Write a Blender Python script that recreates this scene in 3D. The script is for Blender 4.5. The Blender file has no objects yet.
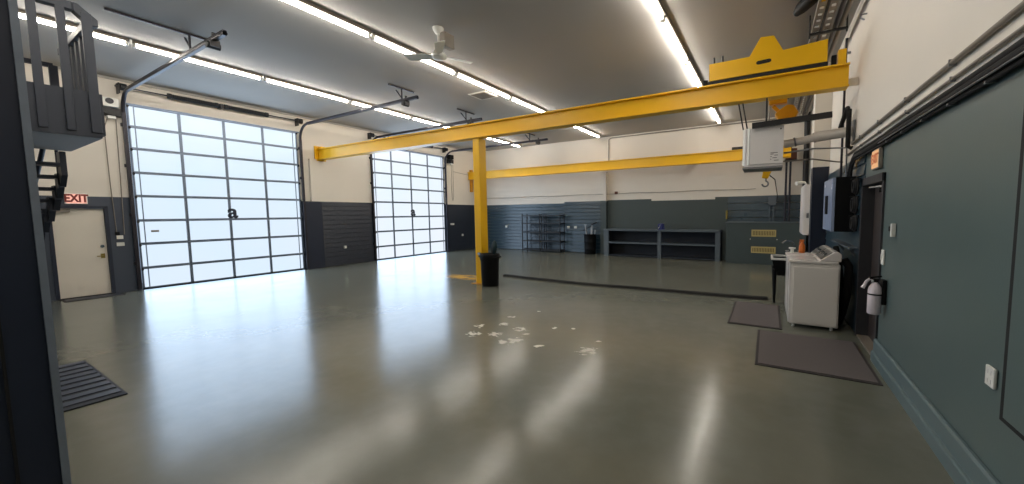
import bpy, bmesh, math, random
from mathutils import Vector, Matrix
random.seed(7)
scene = bpy.context.scene
C = scene.collection
PI = math.pi
DAY = 120.0
S = 1.12                      # everything is built in plan units, then scaled to metres at the end
L, R, B, F, H = -12.62, 1.09, 13.97, -2.6, 4.73   # left wall, right wall, back wall, wall behind, ceiling

# ------------------------------------------------------------------ materials
def new_mat(name):
    m = bpy.data.materials.new(name); m.use_nodes = True
    nt = m.node_tree; nt.nodes.clear()
    out = nt.nodes.new('ShaderNodeOutputMaterial'); return m, nt, out
def srgb(c):
    return tuple(((v/255)/12.92 if v/255 <= .04045 else ((v/255+.055)/1.055)**2.4) for v in c)
def mat(name, rgb, rough=.5, metal=0., var=.08, scale=6., bump=0., bscale=60., spec=.5, coat=0., stretch=None, rv=.07):
    """principled material with procedural tint and roughness variation"""
    m, nt, out = new_mat(name)
    N = nt.nodes.new; K = nt.links.new
    b = N('ShaderNodeBsdfPrincipled'); K(b.outputs[0], out.inputs[0])
    tc = N('ShaderNodeTexCoord'); src = tc.outputs['Object']
    if stretch:
        mp = N('ShaderNodeMapping'); mp.inputs['Scale'].default_value = stretch; K(src, mp.inputs[0]); src = mp.outputs[0]
    no = N('ShaderNodeTexNoise'); no.inputs['Scale'].default_value = scale; no.inputs['Detail'].default_value = 5
    K(src, no.inputs['Vector'])
    c = srgb(rgb)
    mx = N('ShaderNodeMix'); mx.data_type = 'RGBA'
    mx.inputs[6].default_value = tuple(max(0, v*(1-var)) for v in c)+(1,)
    mx.inputs[7].default_value = tuple(min(1, v*(1+var)) for v in c)+(1,)
    K(no.outputs[0], mx.inputs[0]); K(mx.outputs[2], b.inputs['Base Color'])
    mr = N('ShaderNodeMapRange'); mr.inputs[3].default_value = max(.02, rough-rv); mr.inputs[4].default_value = min(1, rough+rv)
    K(no.outputs[0], mr.inputs[0]); K(mr.outputs[0], b.inputs['Roughness'])
    b.inputs['Metallic'].default_value = metal
    b.inputs['Specular IOR Level'].default_value = spec
    b.inputs['Coat Weight'].default_value = coat
    if bump:
        n2 = N('ShaderNodeTexNoise'); n2.inputs['Scale'].default_value = bscale; K(src, n2.inputs['Vector'])
        bp = N('ShaderNodeBump'); bp.inputs['Strength'].default_value = bump; bp.inputs['Distance'].default_value = .01
        K(n2.outputs[0], bp.inputs['Height']); K(bp.outputs[0], b.inputs['Normal'])
    return m
def emit(name, rgb, strength, linear=False):
    m, nt, out = new_mat(name)
    e = nt.nodes.new('ShaderNodeEmission'); e.inputs[0].default_value = (rgb if linear else srgb(rgb))+(1,); e.inputs[1].default_value = strength
    nt.links.new(e.outputs[0], out.inputs[0]); return m

M = {}
M['white_wall'] = mat('white_wall_paint', (222,215,204), .6, var=.04, scale=1.2, bump=.05)
M['slate'] = mat('slate_wall_paint', (84,100,100), .38, var=.10, scale=1.5, bump=.04)
M['slate_side'] = mat('slate_siding_paint', (50,70,82), .28, var=.06, scale=1.5, spec=.6, rv=.02)
M['slate_flat'] = mat('dark_board_paint', (66,76,76), .6, var=.08, scale=1.5)
M['ceiling'] = mat('ceiling_paint', (166,163,158), .75, var=.10, scale=.45)
M['trim_slate'] = mat('baseboard_paint', (90,108,112), .4, var=.14, scale=8)
M['slate_side_shade'] = mat('slate_siding_shaded', (34,41,54), .4, var=.08, scale=1.5)  # slate siding with the left wall's backlit shade put into its colour
M['left_paint'] = mat('blue_grey_paint', (64,72,86), .45, var=.06, scale=1.5)
M['navy'] = mat('navy_paint', (28,36,54), .45, var=.10, scale=3)
M['navy_grey'] = mat('charcoal_timber_paint', (38,45,58), .5, var=.14, scale=5, stretch=(1,1,.3))
M['edge_grey'] = mat('edge_highlight_grey', (112,122,136), .45, var=.2, scale=14)  # plate edge strip; its highlight line is put into the pale colour
M['soffit'] = mat('soffit_grey', (150,152,156), .7, var=.06)
M['alu'] = mat('dark_anodised_aluminium', (112,124,142), .4, .5, var=.1)
M['track'] = mat('dark_steel', (52,50,56), .42, .6, var=.2, scale=14)
M['galv'] = mat('galvanised_steel', (132,134,138), .38, .7, var=.25, scale=18)
M['black_steel'] = mat('black_steel', (15,15,18), .5, .0, var=.3, scale=10)
M['yellow'] = mat('crane_yellow_paint', (236,182,6), .36, var=.08, scale=2.5, bump=.03)
M['yellow_dark'] = mat('amber_paint', (200,138,8), .4, var=.12, scale=6)
M['door_cream'] = mat('cream_door_paint', (226,219,206), .5, var=.04, scale=2)
M['appliance'] = mat('white_enamel', (222,218,214), .25, var=.02, scale=2, coat=.3)
M['appliance_side'] = mat('off_white_steel', (226,222,216), .38, var=.03, scale=2)
M['console'] = mat('console_dark', (48,50,50), .3, var=.15, scale=30)
M['chrome'] = mat('chrome', (210,212,214), .14, 1., var=.05)
M['black_plastic'] = mat('black_plastic', (10,11,13), .6, var=.25, scale=12, spec=.2)
M['black_gloss'] = mat('black_gloss', (10,11,14), .12, var=.2, coat=.6)
M['brown_door'] = mat('dark_brown_door', (52,44,42), .5, var=.15, scale=4, stretch=(1,1,.2))
M['frame_dark'] = mat('dark_frame_paint', (46,46,50), .5, var=.1)
M['dark_gap'] = mat('dark_recess', (14,15,17), .8, var=.2)
M['mat_grey'] = mat('grey_carpet_mat', (92,86,86), .95, var=.16, scale=70, bump=.5, bscale=240)
M['mat_edge'] = mat('rubber_mat_edge', (48,44,44), .8, var=.2, scale=20)
M['mat_black'] = mat('black_ribbed_rubber', (50,54,66), .5, var=.2, scale=20)
M['mat_groove'] = mat('rubber_groove', (22,24,30), .7, var=.2, scale=20)
M['plate'] = mat('white_plate', (226,226,220), .4, var=.02)
M['flue'] = mat('flue_grey', (216,210,204), .4, .2, var=.12, scale=7)
M['heater'] = mat('heater_white', (224,221,220), .4, var=.03)
M['ext'] = mat('extinguisher_white', (224,214,220), .3, var=.04, coat=.4)
M['orange'] = mat('orange_plastic', (214,110,34), .4, var=.15)
M['teal_lid'] = mat('dark_teal_plastic', (30,46,48), .8, var=.15, spec=.1)
M['vise_blue'] = mat('vise_blue', (44,50,110), .35, var=.2)
M['brass'] = mat('brass', (150,132,70), .35, .8, var=.1)
M['brass_grille'] = mat('tan_grille', (196,178,120), .5, var=.08)
M['grille_dark'] = mat('grille_slots', (104,92,58), .6, var=.1)
M['wood'] = mat('ash_handle', (176,152,118), .6, var=.2, scale=10)
M['silver_handle'] = mat('pale_handle', (190,194,200), .4, .2, var=.1)
M['cable'] = mat('cable_black', (18,17,17), .85, var=.2)
M['cond_grey'] = mat('conduit_grey', (140,132,122), .45, .3, var=.15)
M['wire_brown'] = mat('brown_box', (96,58,46), .6, var=.3, scale=14)
M['grey_paint'] = mat('grey_cabinet_paint', (66,78,80), .4, var=.08)
M['bench'] = mat('bench_grey', (84,94,102), .5, var=.14, scale=5)
M['bench_dark'] = mat('bench_dark_board', (36,42,52), .6, var=.15)  # darker colour for the bench's bottom shelf, back board and end panels
M['door_day_tint'] = mat('cabinet_door_day_tint', (150,166,196), .25, var=.12, scale=3)  # pale doors with the blue of the daylight put into their colour
M['letters'] = mat('sign_letter_red', (118,30,24), .5, var=.05)
M['letters_orange'] = mat('sign_letter_orange', (222,128,84), .5, var=.05)
M['ink'] = mat('dark_ink', (52,50,54), .5, var=.05)
M['tube'] = emit('fluorescent_tube', (1., .93, .83), 46.0, True)
M['sign_glow'] = emit('exit_sign_glow', (244,176,158), .95)
M['sign_glow_orange'] = emit('exit_sign_orange_glow', (232,176,128), .85)
def pane(name, rgb, st):
    m, nt, out = new_mat(name)
    e = nt.nodes.new('ShaderNodeEmission'); e.inputs[0].default_value = srgb(rgb)+(1,); e.inputs[1].default_value = st
    tc = nt.nodes.new('ShaderNodeTexCoord'); no = nt.nodes.new('ShaderNodeTexNoise'); no.inputs['Scale'].default_value = .5
    nt.links.new(tc.outputs['Object'], no.inputs['Vector'])
    hs = nt.nodes.new('ShaderNodeMix'); hs.data_type = 'RGBA'; c = srgb(rgb)
    hs.inputs[6].default_value = (c[0]*.93, c[1]*1.0, c[2]*1.0, 1); hs.inputs[7].default_value = (c[0]*1.07, c[1]*.99, c[2]*1.0, 1)
    nt.links.new(no.outputs[0], hs.inputs[0]); nt.links.new(hs.outputs[2], e.inputs[0])
    gl = nt.nodes.new('ShaderNodeBsdfGlossy'); gl.inputs['Roughness'].default_value = .3; gl.inputs[0].default_value = (.05,.05,.05,1)
    ad = nt.nodes.new('ShaderNodeAddShader'); nt.links.new(e.outputs[0], ad.inputs[0]); nt.links.new(gl.outputs[0], ad.inputs[1])
    nt.links.new(ad.outputs[0], out.inputs[0]); return m
M['pane1'] = pane('blue_white_translucent_panel', (212,229,245), .93)
M['pane2'] = pane('white_translucent_panel', (226,236,247), .93)

def floor_material():
    m, nt, out = new_mat('grey_epoxy_floor')
    N = nt.nodes.new; K = nt.links.new
    b = N('ShaderNodeBsdfPrincipled'); K(b.outputs[0], out.inputs[0])
    tc = N('ShaderNodeTexCoord'); P = tc.outputs['Object']
    def noise(sc, det=5, st=None):
        n = N('ShaderNodeTexNoise'); n.inputs['Scale'].default_value = sc; n.inputs['Detail'].default_value = det
        if st:
            mp = N('ShaderNodeMapping'); mp.inputs['Scale'].default_value = st; K(P, mp.inputs[0]); K(mp.outputs[0], n.inputs['Vector'])
        else: K(P, n.inputs['Vector'])
        return n.outputs[0]
    def math_(op, a, b_=None, clamp=False):
        n = N('ShaderNodeMath'); n.operation = op; n.use_clamp = clamp
        for i, v in enumerate((a, b_)):
            if v is None: continue
            if isinstance(v, (int, float)): n.inputs[i].default_value = v
            else: K(v, n.inputs[i])
        return n.outputs[0]
    def mix(f, a, b_):
        n = N('ShaderNodeMix'); n.data_type = 'RGBA'; K(f, n.inputs[0])
        for i, v in ((6, a), (7, b_)):
            if isinstance(v, tuple): n.inputs[i].default_value = v+(1,)
            else: K(v, n.inputs[i])
        return n.outputs[2]
    def ramp(v, lo, hi):
        n = N('ShaderNodeMapRange'); n.inputs[1].default_value = lo; n.inputs[2].default_value = hi; K(v, n.inputs[0]); return n.outputs[0]
    base = mix(ramp(noise(.6), .35, .65), srgb((96,99,90)), srgb((109,110,99)))
    base = mix(math_('MULTIPLY', ramp(noise(5, 7), .42, .9), .38), base, srgb((122,122,114)))
    # chipped spots where the epoxy has come away
    chips = [(-3.48,4.34,.16),(-3.57,3.78,.22),(-3.29,3.9,.2),(-2.9,3.82,.24),(-2.5,3.8,.12),(-1.87,3.94,.24),(-2.69,4.52,.09),(-2.43,4.6,.1),(-3.4,5.2,.07),(-2.9,4.1,.1),(-1.9,4.3,.08),(-3.1,4.25,.2),(-3.75,4.1,.16),(-3.0,3.7,.16),(-3.6,4.7,.12)]
    acc = None
    for x, y, r in chips:
        d = N('ShaderNodeVectorMath'); d.operation = 'DISTANCE'; K(P, d.inputs[0]); d.inputs[1].default_value = (x, y, 0)
        f = ramp(d.outputs['Value'], r*1.25, r*.2)
        acc = f if acc is None else math_('MAXIMUM', acc, f)
    chipmask = ramp(math_('ADD', math_('MULTIPLY', acc, .5), noise(11, 8, (1, 1.6, 1))), .90, .98)
    chipmask = math_('MULTIPLY', chipmask, math_('GREATER_THAN', acc, .01))
    specks = math_('MULTIPLY', ramp(noise(26, 6), .74, .78), .5)
    base = mix(math_('MULTIPLY', specks, .12), base, srgb((168,166,158)))
    base = mix(chipmask, base, srgb((206,204,194)))
    # worn yellow paint around the crane post
    d = N('ShaderNodeVectorMath'); d.operation = 'DISTANCE'
    mp = N('ShaderNodeMapping'); mp.inputs['Scale'].default_value = (.55, 1.3, 1); K(P, mp.inputs[0]); K(mp.outputs[0], d.inputs[0]); d.inputs[1].default_value = (-7.0*.55, 7.2*1.3, 0)
    yel = math_('MULTIPLY', ramp(d.outputs['Value'], .5, .2), ramp(noise(5, 6), .38, .5))
    base = mix(yel, base, srgb((224,176,84)))
    K(base, b.inputs['Base Color'])
    ro = N('ShaderNodeMapRange'); ro.inputs[3].default_value = .15; ro.inputs[4].default_value = .23; K(noise(1.6, 4), ro.inputs[0])
    rr = math_('ADD', ro.outputs[0], math_('MULTIPLY', chipmask, .4)); K(rr, b.inputs['Roughness'])
    b.inputs['IOR'].default_value = 1.5
    bm = N('ShaderNodeBump'); bm.inputs['Strength'].default_value = .10; bm.inputs['Distance'].default_value = .02
    K(math_('ADD', noise(3.0, 3), math_('MULTIPLY', noise(22, 4), .25)), bm.inputs['Height']); K(bm.outputs[0], b.inputs['Normal'])
    return m
M['floor'] = floor_material()

# ------------------------------------------------------------------ mesh helpers
class MB:
    def __init__(s): s.v = []; s.f = []; s.sm = []
    def add(s, verts, faces, smooth=False):
        b = len(s.v); s.v += [Vector(v) for v in verts]
        for f in faces: s.f.append(tuple(b+i for i in f)); s.sm.append(smooth)
        return s
    def box(s, x0, x1, y0, y1, z0, z1):
        x0, x1 = min(x0,x1), max(x0,x1); y0, y1 = min(y0,y1), max(y0,y1); z0, z1 = min(z0,z1), max(z0,z1)
        return s.add([(x0,y0,z0),(x1,y0,z0),(x1,y1,z0),(x0,y1,z0),(x0,y0,z1),(x1,y0,z1),(x1,y1,z1),(x0,y1,z1)],
                     [(0,3,2,1),(4,5,6,7),(0,1,5,4),(1,2,6,5),(2,3,7,6),(3,0,4,7)])
    def bar(s, p, q, w, h, up=(0,0,1)):
        """rectangular bar from p to q, w across, h along up"""
        p, q = Vector(p), Vector(q); d = (q-p).normalized(); up = Vector(up)
        if abs(d.dot(up)) > .99: up = Vector((1,0,0))
        r = d.cross(up).normalized(); u = r.cross(d)
        vs = [e + r*a*w/2 + u*b*h/2 for e in (p, q) for a, b in ((-1,-1),(1,-1),(1,1),(-1,1))]
        return s.add(vs, [(3,2,1,0),(4,5,6,7),(0,1,5,4),(1,2,6,5),(2,3,7,6),(3,0,4,7)])
    def prism(s, poly, axis, a, b):
        """poly of 2-D points extruded along axis x (pts = y,z), y (pts = x,z) or z (pts = x,y)"""
        def P(u, v, t): return {'x': (t,u,v), 'y': (u,t,v), 'z': (u,v,t)}[axis]
        n = len(poly); vs = [P(u,v,a) for u,v in poly]+[P(u,v,b) for u,v in poly]
        return s.add(vs, [tuple(range(n)), tuple(range(2*n-1, n-1, -1))]+[(i, n+i, n+(i+1)%n, (i+1)%n) for i in range(n)])
    def tube(s, pts, r, n=8, caps=True):
        pts = [Vector(p) for p in pts]; rings = []
        t0 = (pts[1]-pts[0]).normalized(); a = Vector((0,0,1)) if abs(t0.z) < .9 else Vector((1,0,0))
        nrm = t0.cross(a).normalized()
        rs = r if isinstance(r, (list, tuple)) else [r]*len(pts)
        for i, p in enumerate(pts):
            t = (pts[min(i+1,len(pts)-1)]-pts[max(i-1,0)]).normalized()
            nrm = (nrm - t*nrm.dot(t)).normalized(); bi = t.cross(nrm)
            rings.append([p+(nrm*math.cos(k*2*PI/n)+bi*math.sin(k*2*PI/n))*rs[i] for k in range(n)])
        vs = [v for g in rings for v in g]; fs = []
        for i in range(len(pts)-1):
            for k in range(n): fs.append((i*n+k, i*n+(k+1)%n, (i+1)*n+(k+1)%n, (i+1)*n+k))
        s.add(vs, fs, True)
        if caps: s.add(rings[0], [tuple(range(n-1,-1,-1))]); s.add(rings[-1], [tuple(range(n))])
        return s
    def cyl(s, p, q, r, n=20): return s.tube([p, q], r, n)
    def lathe(s, cx, cy, prof, n=28):
        vs = []; fs = []
        for r, z in prof:
            for k in range(n): vs.append((cx+r*math.cos(2*PI*k/n), cy+r*math.sin(2*PI*k/n), z))
        for i in range(len(prof)-1):
            for k in range(n): fs.append((i*n+k, i*n+(k+1)%n, (i+1)*n+(k+1)%n, (i+1)*n+k))
        s.add(vs, fs, True)
        if prof[0][0] > 1e-4: s.add([vs[k] for k in range(n-1,-1,-1)], [tuple(range(n))])
        if prof[-1][0] > 1e-4: s.add([vs[-n+k] for k in range(n)], [tuple(range(n))])
        return s
    def shift(s, d):
        s.v = [v+Vector(d) for v in s.v]; return s
    def rot(s, piv, axis, ang, start=0):
        m = Matrix.Translation(piv) @ Matrix.Rotation(ang, 4, axis) @ Matrix.Translation(-Vector(piv))
        s.v = s.v[:start]+[m @ v for v in s.v[start:]]; return s
    def build(s, name, m, parent=None, bevel=0, origin=None, seg=2):
        if parent is not None:
            org = Vector((0,0,0)); p = parent
            while p is not None: org += p.location; p = p.parent
        elif origin is not None: org = Vector(origin)
        else:
            xs, ys, zs = zip(*[tuple(v) for v in s.v]); org = Vector(((min(xs)+max(xs))/2, (min(ys)+max(ys))/2, min(zs)))
        me = bpy.data.meshes.new(name)
        me.from_pydata([tuple(v-org) for v in s.v], [], s.f); me.update()
        me.polygons.foreach_set('use_smooth', s.sm)
        bm = bmesh.new(); bm.from_mesh(me); bmesh.ops.recalc_face_normals(bm, faces=bm.faces); bm.to_mesh(me); bm.free()
        o = bpy.data.objects.new(name, me); C.objects.link(o); me.materials.append(m)
        if parent is not None: o.parent = parent
        else: o.location = org
        if bevel:
            bv = o.modifiers.new('edge', 'BEVEL'); bv.width = bevel; bv.segments = seg; bv.limit_method = 'ANGLE'; bv.angle_limit = math.radians(40)
        return o
def bx(*a): return MB().box(*a)
def tag(o, label, cat, group=None, kind=None):
    if label: o['label'] = label
    if cat: o['category'] = cat
    if group: o['group'] = group
    if kind: o['kind'] = kind
    return o
def thing(name, label, cat, loc, group=None):
    o = bpy.data.objects.new(name, None); C.objects.link(o); o.location = loc; o.empty_display_size = .1
    return tag(o, label, cat, group, 'thing')
def struct(name, mb, m, parent=None, **k):
    o = mb.build(name, m, parent, **k)
    if parent is None: o['kind'] = 'structure'
    return o
def copy_tree(o, parent=None):
    c = o.copy(); C.objects.link(c)
    if parent is not None: c.parent = parent
    for ch in [x for x in o.children]: copy_tree(ch, c)
    return c
def text(name, body, size, m, loc, xdir, ydir, parent, extrude=.004, bold=0.):
    cu = bpy.data.curves.new(name, 'FONT'); cu.body = body; cu.size = size; cu.extrude = extrude; cu.offset = bold
    cu.align_x = 'CENTER'; cu.align_y = 'CENTER'
    t = bpy.data.objects.new(name, cu); C.objects.link(t); bpy.context.view_layer.update()
    me = bpy.data.meshes.new_from_object(t.evaluated_get(bpy.context.evaluated_depsgraph_get()))
    bpy.data.objects.remove(t)
    x, y = Vector(xdir), Vector(ydir); z = x.cross(y)
    mw = Matrix((x, y, z)).transposed().to_4x4(); mw.translation = Vector(loc)
    org = Vector((0,0,0)); p = parent
    while p is not None: org += p.location; p = p.parent
    me.transform(Matrix.Translation(-org) @ mw); me.materials.clear(); me.materials.append(m)
    o = bpy.data.objects.new(name, me); C.objects.link(o); o.parent = parent; return o

def arc(c, r, a0, a1, n, plane):
    out = []
    for i in range(n+1):
        a = math.radians(a0+(a1-a0)*i/n); u, v = r*math.cos(a), r*math.sin(a)
        out.append((c[0]+u, c[1], c[2]+v) if plane == 'xz' else (c[0], c[1]+u, c[2]+v) if plane == 'yz' else (c[0]+u, c[1]+v, c[2]))
    return out

# ------------------------------------------------------------------ room shell
T = .18
struct('floor', bx(L-T-1.2, R+1.2, F-T, B+T, -.1, 0), M['floor'], origin=(0,0,0))
struct('ceiling', bx(L-T, R+T, F-T, B+T, H, H+.12), M['ceiling'], origin=(0,0,H))
PZ = 2.13     # paint line on the left wall
DZ = [0., .50, 1.06, 1.60, 2.16, 2.69, 3.23, 3.72, 4.20]
D1 = [2.60, 3.43, 4.27, 5.12, 5.98]
D2 = [8.40, 9.18, 10.04, 10.89, 11.74]
def siding(mb, axis, plane, a0, a1, z0, z1, step=.15, out=.024, face=1):
    """lap siding: saw-tooth profile on a wall plane"""
    n = max(1, round((z1-z0)/step)); st = (z1-z0)/n; poly = [(plane-face*.03, z0)]
    for i in range(n): poly += [(plane, z0+i*st), (plane, z0+i*st+.016), (plane+face*out, z0+i*st+.016), (plane+face*.006, z0+(i+1)*st)]
    poly.append((plane-face*.03, z1)); mb.prism(poly, axis, a0, a1)
# left wall: upper white with two door openings
lw = MB()
for y0, y1, z0 in ((F-T, D1[0]-.02, PZ), (D1[-1]+.02, D2[0]-.02, PZ), (D2[-1]+.02, B+T, PZ), (D1[0]-.02, D1[-1]+.02, DZ[-1]), (D2[0]-.02, D2[-1]+.02, DZ[-1])):
    lw.box(L-T, L, y0, y1, z0, H)
wl = struct('wall_left', lw, M['white_wall'], origin=(L, 6, 0))
lo = MB()
lo.box(L-T, L, F-T, 1.42, 0, PZ); lo.box(L-T, L, 2.16, D1[0]-.02, 0, PZ); lo.box(L-T, L, 1.42, 2.16, 1.905, PZ)
struct('painted_lower_wall', lo, M['left_paint'], wl)
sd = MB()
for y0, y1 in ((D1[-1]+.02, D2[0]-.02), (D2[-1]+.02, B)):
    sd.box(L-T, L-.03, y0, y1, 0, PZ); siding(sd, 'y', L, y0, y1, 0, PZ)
struct('lap_siding', sd, M['slate_side_shade'], wl)
cb = bx(L, L+.03, F, B, H-.05, H); struct('trim_1', cb, M['ceiling'])
# back wall
bw = struct('wall_back', bx(L-T, R+T, B, B+T, 0, H), M['white_wall'], origin=(-6, B, 0))
bs = MB(); siding(bs, 'x', B, L, -7.75, 0, 2.11, face=-1); siding(bs, 'x', B, -7.75, -5.95, 0, 2.17, face=-1); siding(bs, 'x', B, -1.24, R, 0, 2.2, step=.24, face=-1)
struct('lap_siding', bs, M['slate_side'], bw)
bd = MB(); bd.box(-5.72, -3.94, B-.03, B, 0, 2.19); bd.box(-3.94, -1.66, B-.03, B, 0, 2.12); bd.box(-1.66, -1.24, B-.03, B, 0, 2.2)
struct('painted_board', bd, M['slate_flat'], bw)
pc = struct('trim_4', bx(-5.97, -5.72, B-.22, B, 2.17, 3.31), M['white_wall'])
struct('painted_base', bx(-5.97, -5.72, B-.22, B, 0, 2.17), M['slate_flat'], pc)
# wall behind the camera
wf = struct('wall_front', bx(L-T, R+T, F-T, F, 2.2, H), M['white_wall'])
struct('painted_lower_wall', bx(L-T, R+T, F-T, F, 0, 2.2), M['slate'], wf)
# right wall with doorway
RY0, RY1, RDZ = 5.19, 6.13, 2.03
CZ = 2.43
rw = MB(); rw.box(R, R+T, F-T, 9.5, CZ, H)
wr = struct('wall_right', rw, M['white_wall'], origin=(R, 5, 0))
siding(rw2 := MB(), 'y', R, 9.5, B, 0, H, step=.3, out=.012, face=-1); rw2.box(R+.03, R+T, 9.5, B, 0, H)
struct('white_siding', rw2, M['white_wall'], wr)
rl = MB(); rl.box(R, R+T, F-T, RY0, 0, CZ); rl.box(R, R+T, RY0, RY1, RDZ, CZ)
struct('painted_lower_wall', rl, M['slate'], wr)
rs = MB(); rs.box(R+.03, R+T, RY1, 9.5, 0, CZ); siding(rs, 'y', R, RY1, 9.5, 0, CZ, face=-1)
struct('lap_siding', rs, M['slate_side'], wr)
# baseboard of the right wall, two steps
bb = MB(); bb.prism([(R, 0), (R-.05, 0), (R-.05, .10), (R-.042, .112), (R-.03, .115), (R-.03, .235), (R-.018, .25), (R, .25)], 'y', F, RY0-.03)
struct('baseboard_right', bb, M['trim_slate'])
# concrete pilaster on the right wall
pr = struct('trim_3', bx(.80, R+.02, 9.5, 9.85, 2.6, H), M['white_wall'])
struct('painted_base', bx(.80, R+.02, 9.5, 9.85, 0, 2.6), M['navy'], pr)
# pilaster between the garage doors
pl = struct('trim_2', bx(L, L+.07, 6.06, 6.56, 0, PZ), M['navy'])
struct('pipe_cover', bx(L, L+.10, 6.26, 6.46, PZ, 3.45), M['white_wall'], pl)

# exit door in the left wall
d1 = struct('door_1', bx(L-.10, L-.045, 1.452, 2.128, .02, 1.872), M['door_cream'], bevel=.004)
tag(d1, 'plain cream exit door under the red exit sign', 'door')
df = MB(); df.box(L-.12, L+.02, 1.40, 1.45, 0, 1.92); df.box(L-.12, L+.02, 2.13, 2.18, 0, 1.92); df.box(L-.12, L+.02, 1.40, 2.18, 1.875, 1.93)
struct('door_frame', df, M['navy'], d1)
hd = MB(); hd.box(L-.05, L-.035, 2.03, 2.09, .80, .90); hd.cyl((L-.05,2.06,.85),(L+.02,2.06,.85),.012,10); hd.bar((L+.015,2.07,.85),(L+.015,1.97,.85),.02,.02)
struct('door_handle', hd, M['brass'], d1)
struct('deadbolt', MB().cyl((L-.05,2.06,1.06),(L-.015,2.06,1.06),.03,14), M['chrome'], d1)
cl = MB(); cl.box(L-.045, L+.03, 1.48, 1.68, 1.80, 1.86); cl.bar((L+.0,1.52,1.87),(L+.1,1.75,1.87),.02,.012); cl.bar((L+.1,1.75,1.87),(L-.03,1.9,1.88),.02,.012)
struct('door_closer', cl, M['cond_grey'], d1)
struct('threshold', bx(L-.12, L+.05, 1.42, 2.16, 0, .02), M['dark_gap'], d1)
# doorway in the right wall with a dark brown door set back
d2 = struct('door_2', bx(R+.10, R+.15, RY0+.03, RY1-.03, .02, RDZ-.04), M['brown_door'], bevel=.004)
tag(d2, 'dark brown door in the doorway by the fire extinguisher', 'door')
df = MB(); df.box(R-.03, R+.16, RY1-.04, RY1+.03, 0, RDZ+.05); df.box(R-.015, R+.16, RY0-.03, RY0+.03, 0, RDZ+.05); df.box(R-.03, R+.16, RY0-.03, RY1+.03, RDZ-.04, RDZ+.05)
struct('door_frame', df, M['frame_dark'], d2)
cl = MB(); cl.box(R+.03, R+.10, RY0+.10, RY0+.36, RDZ-.15, RDZ-.09); cl.bar((R+.05,RY0+.3,RDZ-.08),(R-.02,RY0+.55,RDZ-.08),.02,.015); cl.bar((R-.02,RY0+.55,RDZ-.08),(R+.08,RY0+.8,RDZ-.06),.02,.015)
struct('door_closer', cl, M['chrome'], d2)
hd = MB(); hd.cyl((R+.10,RY0+.1,.95),(R+.05,RY0+.1,.95),.012,10); hd.lathe(0,0,[(.001,-.03),(.028,-.015),(.03,.01),(.015,.02)],14)
hd = MB().cyl((R+.105,RY0+.1,.95),(R+.06,RY0+.1,.95),.012,10).cyl((R+.06,RY0+.1,.95),(R+.035,RY0+.1,.95),.03,14)
struct('door_knob', hd, M['brass'], d2)
struct('threshold', bx(R-.02, R+.16, RY0, RY1, 0, .02), M['cond_grey'], d2)

# ------------------------------------------------------------------ garage doors
def garage_door(label, Y, pm, mark_y, sticker=False):
    g = thing('garage_door', label, 'garage door', (L, (Y[0]+Y[-1])/2, 0), 'sectional garage doors')
    X1, X0 = L-.01, L-.06
    for k in range(8):
        z0, z1 = DZ[k], DZ[k+1]; fr = MB()
        fr.box(X0, X1, Y[0], Y[-1], z0, z0+(.036 if k else .055)); fr.box(X0, X1, Y[0], Y[-1], z1-.024, z1-.003)
        ys = [Y[0]+.012, Y[0]+.10]+Y[1:-1]+[Y[-1]-.10, Y[-1]-.012]
        for i, y in enumerate(ys):
            w = .010 if i in (0, len(ys)-1) else .008 if i in (1, len(ys)-2) else .027
            fr.box(X0, X1, y-w, y+w, z0+.03, z1-.02)
        sec = fr.build('door_section', M['alu'], g)
        gz = MB()
        for a, b in zip(ys[:-1], ys[1:]): gz.box(X0+.02, X0+.03, a, b, z0+.02, z1-.015)
        gz.build('glazing', pm, sec)
        for y in (Y[0]+.005, Y[-1]-.005): MB().cyl((L+.02, y-.018, z1-.02), (L+.02, y+.018, z1-.02), .02, 10).box(L-.008, L+.03, y-.012, y+.012, z1-.055, z1+(.012 if k < 7 else -.004)).build('roller', M['black_steel'], sec)
    MB().box(X0, X1+.02, Y[0], Y[-1], 0, .03).build('bottom_seal', M['black_plastic'], g)
    text('door_mark', 'a', .50, M['navy'], (L+.0, mark_y, 1.80), (0,1,0), (0,0,1), g, .008, .012)
    if sticker: bx(X0+.035, X0+.04, D1[0]+.20, D1[0]+.33, 1.33, 1.375).build('door_sticker', M['cond_grey'], g)
    return g
garage_door('wide garage door of translucent panes nearer the exit door, glowing blue-white', D1, M['pane1'], D1[2]+.05, True)
garage_door('farther garage door of translucent panes, seen beyond the pilaster below the yellow beam', D2, M['pane2'], D2[2]+.03)

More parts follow.
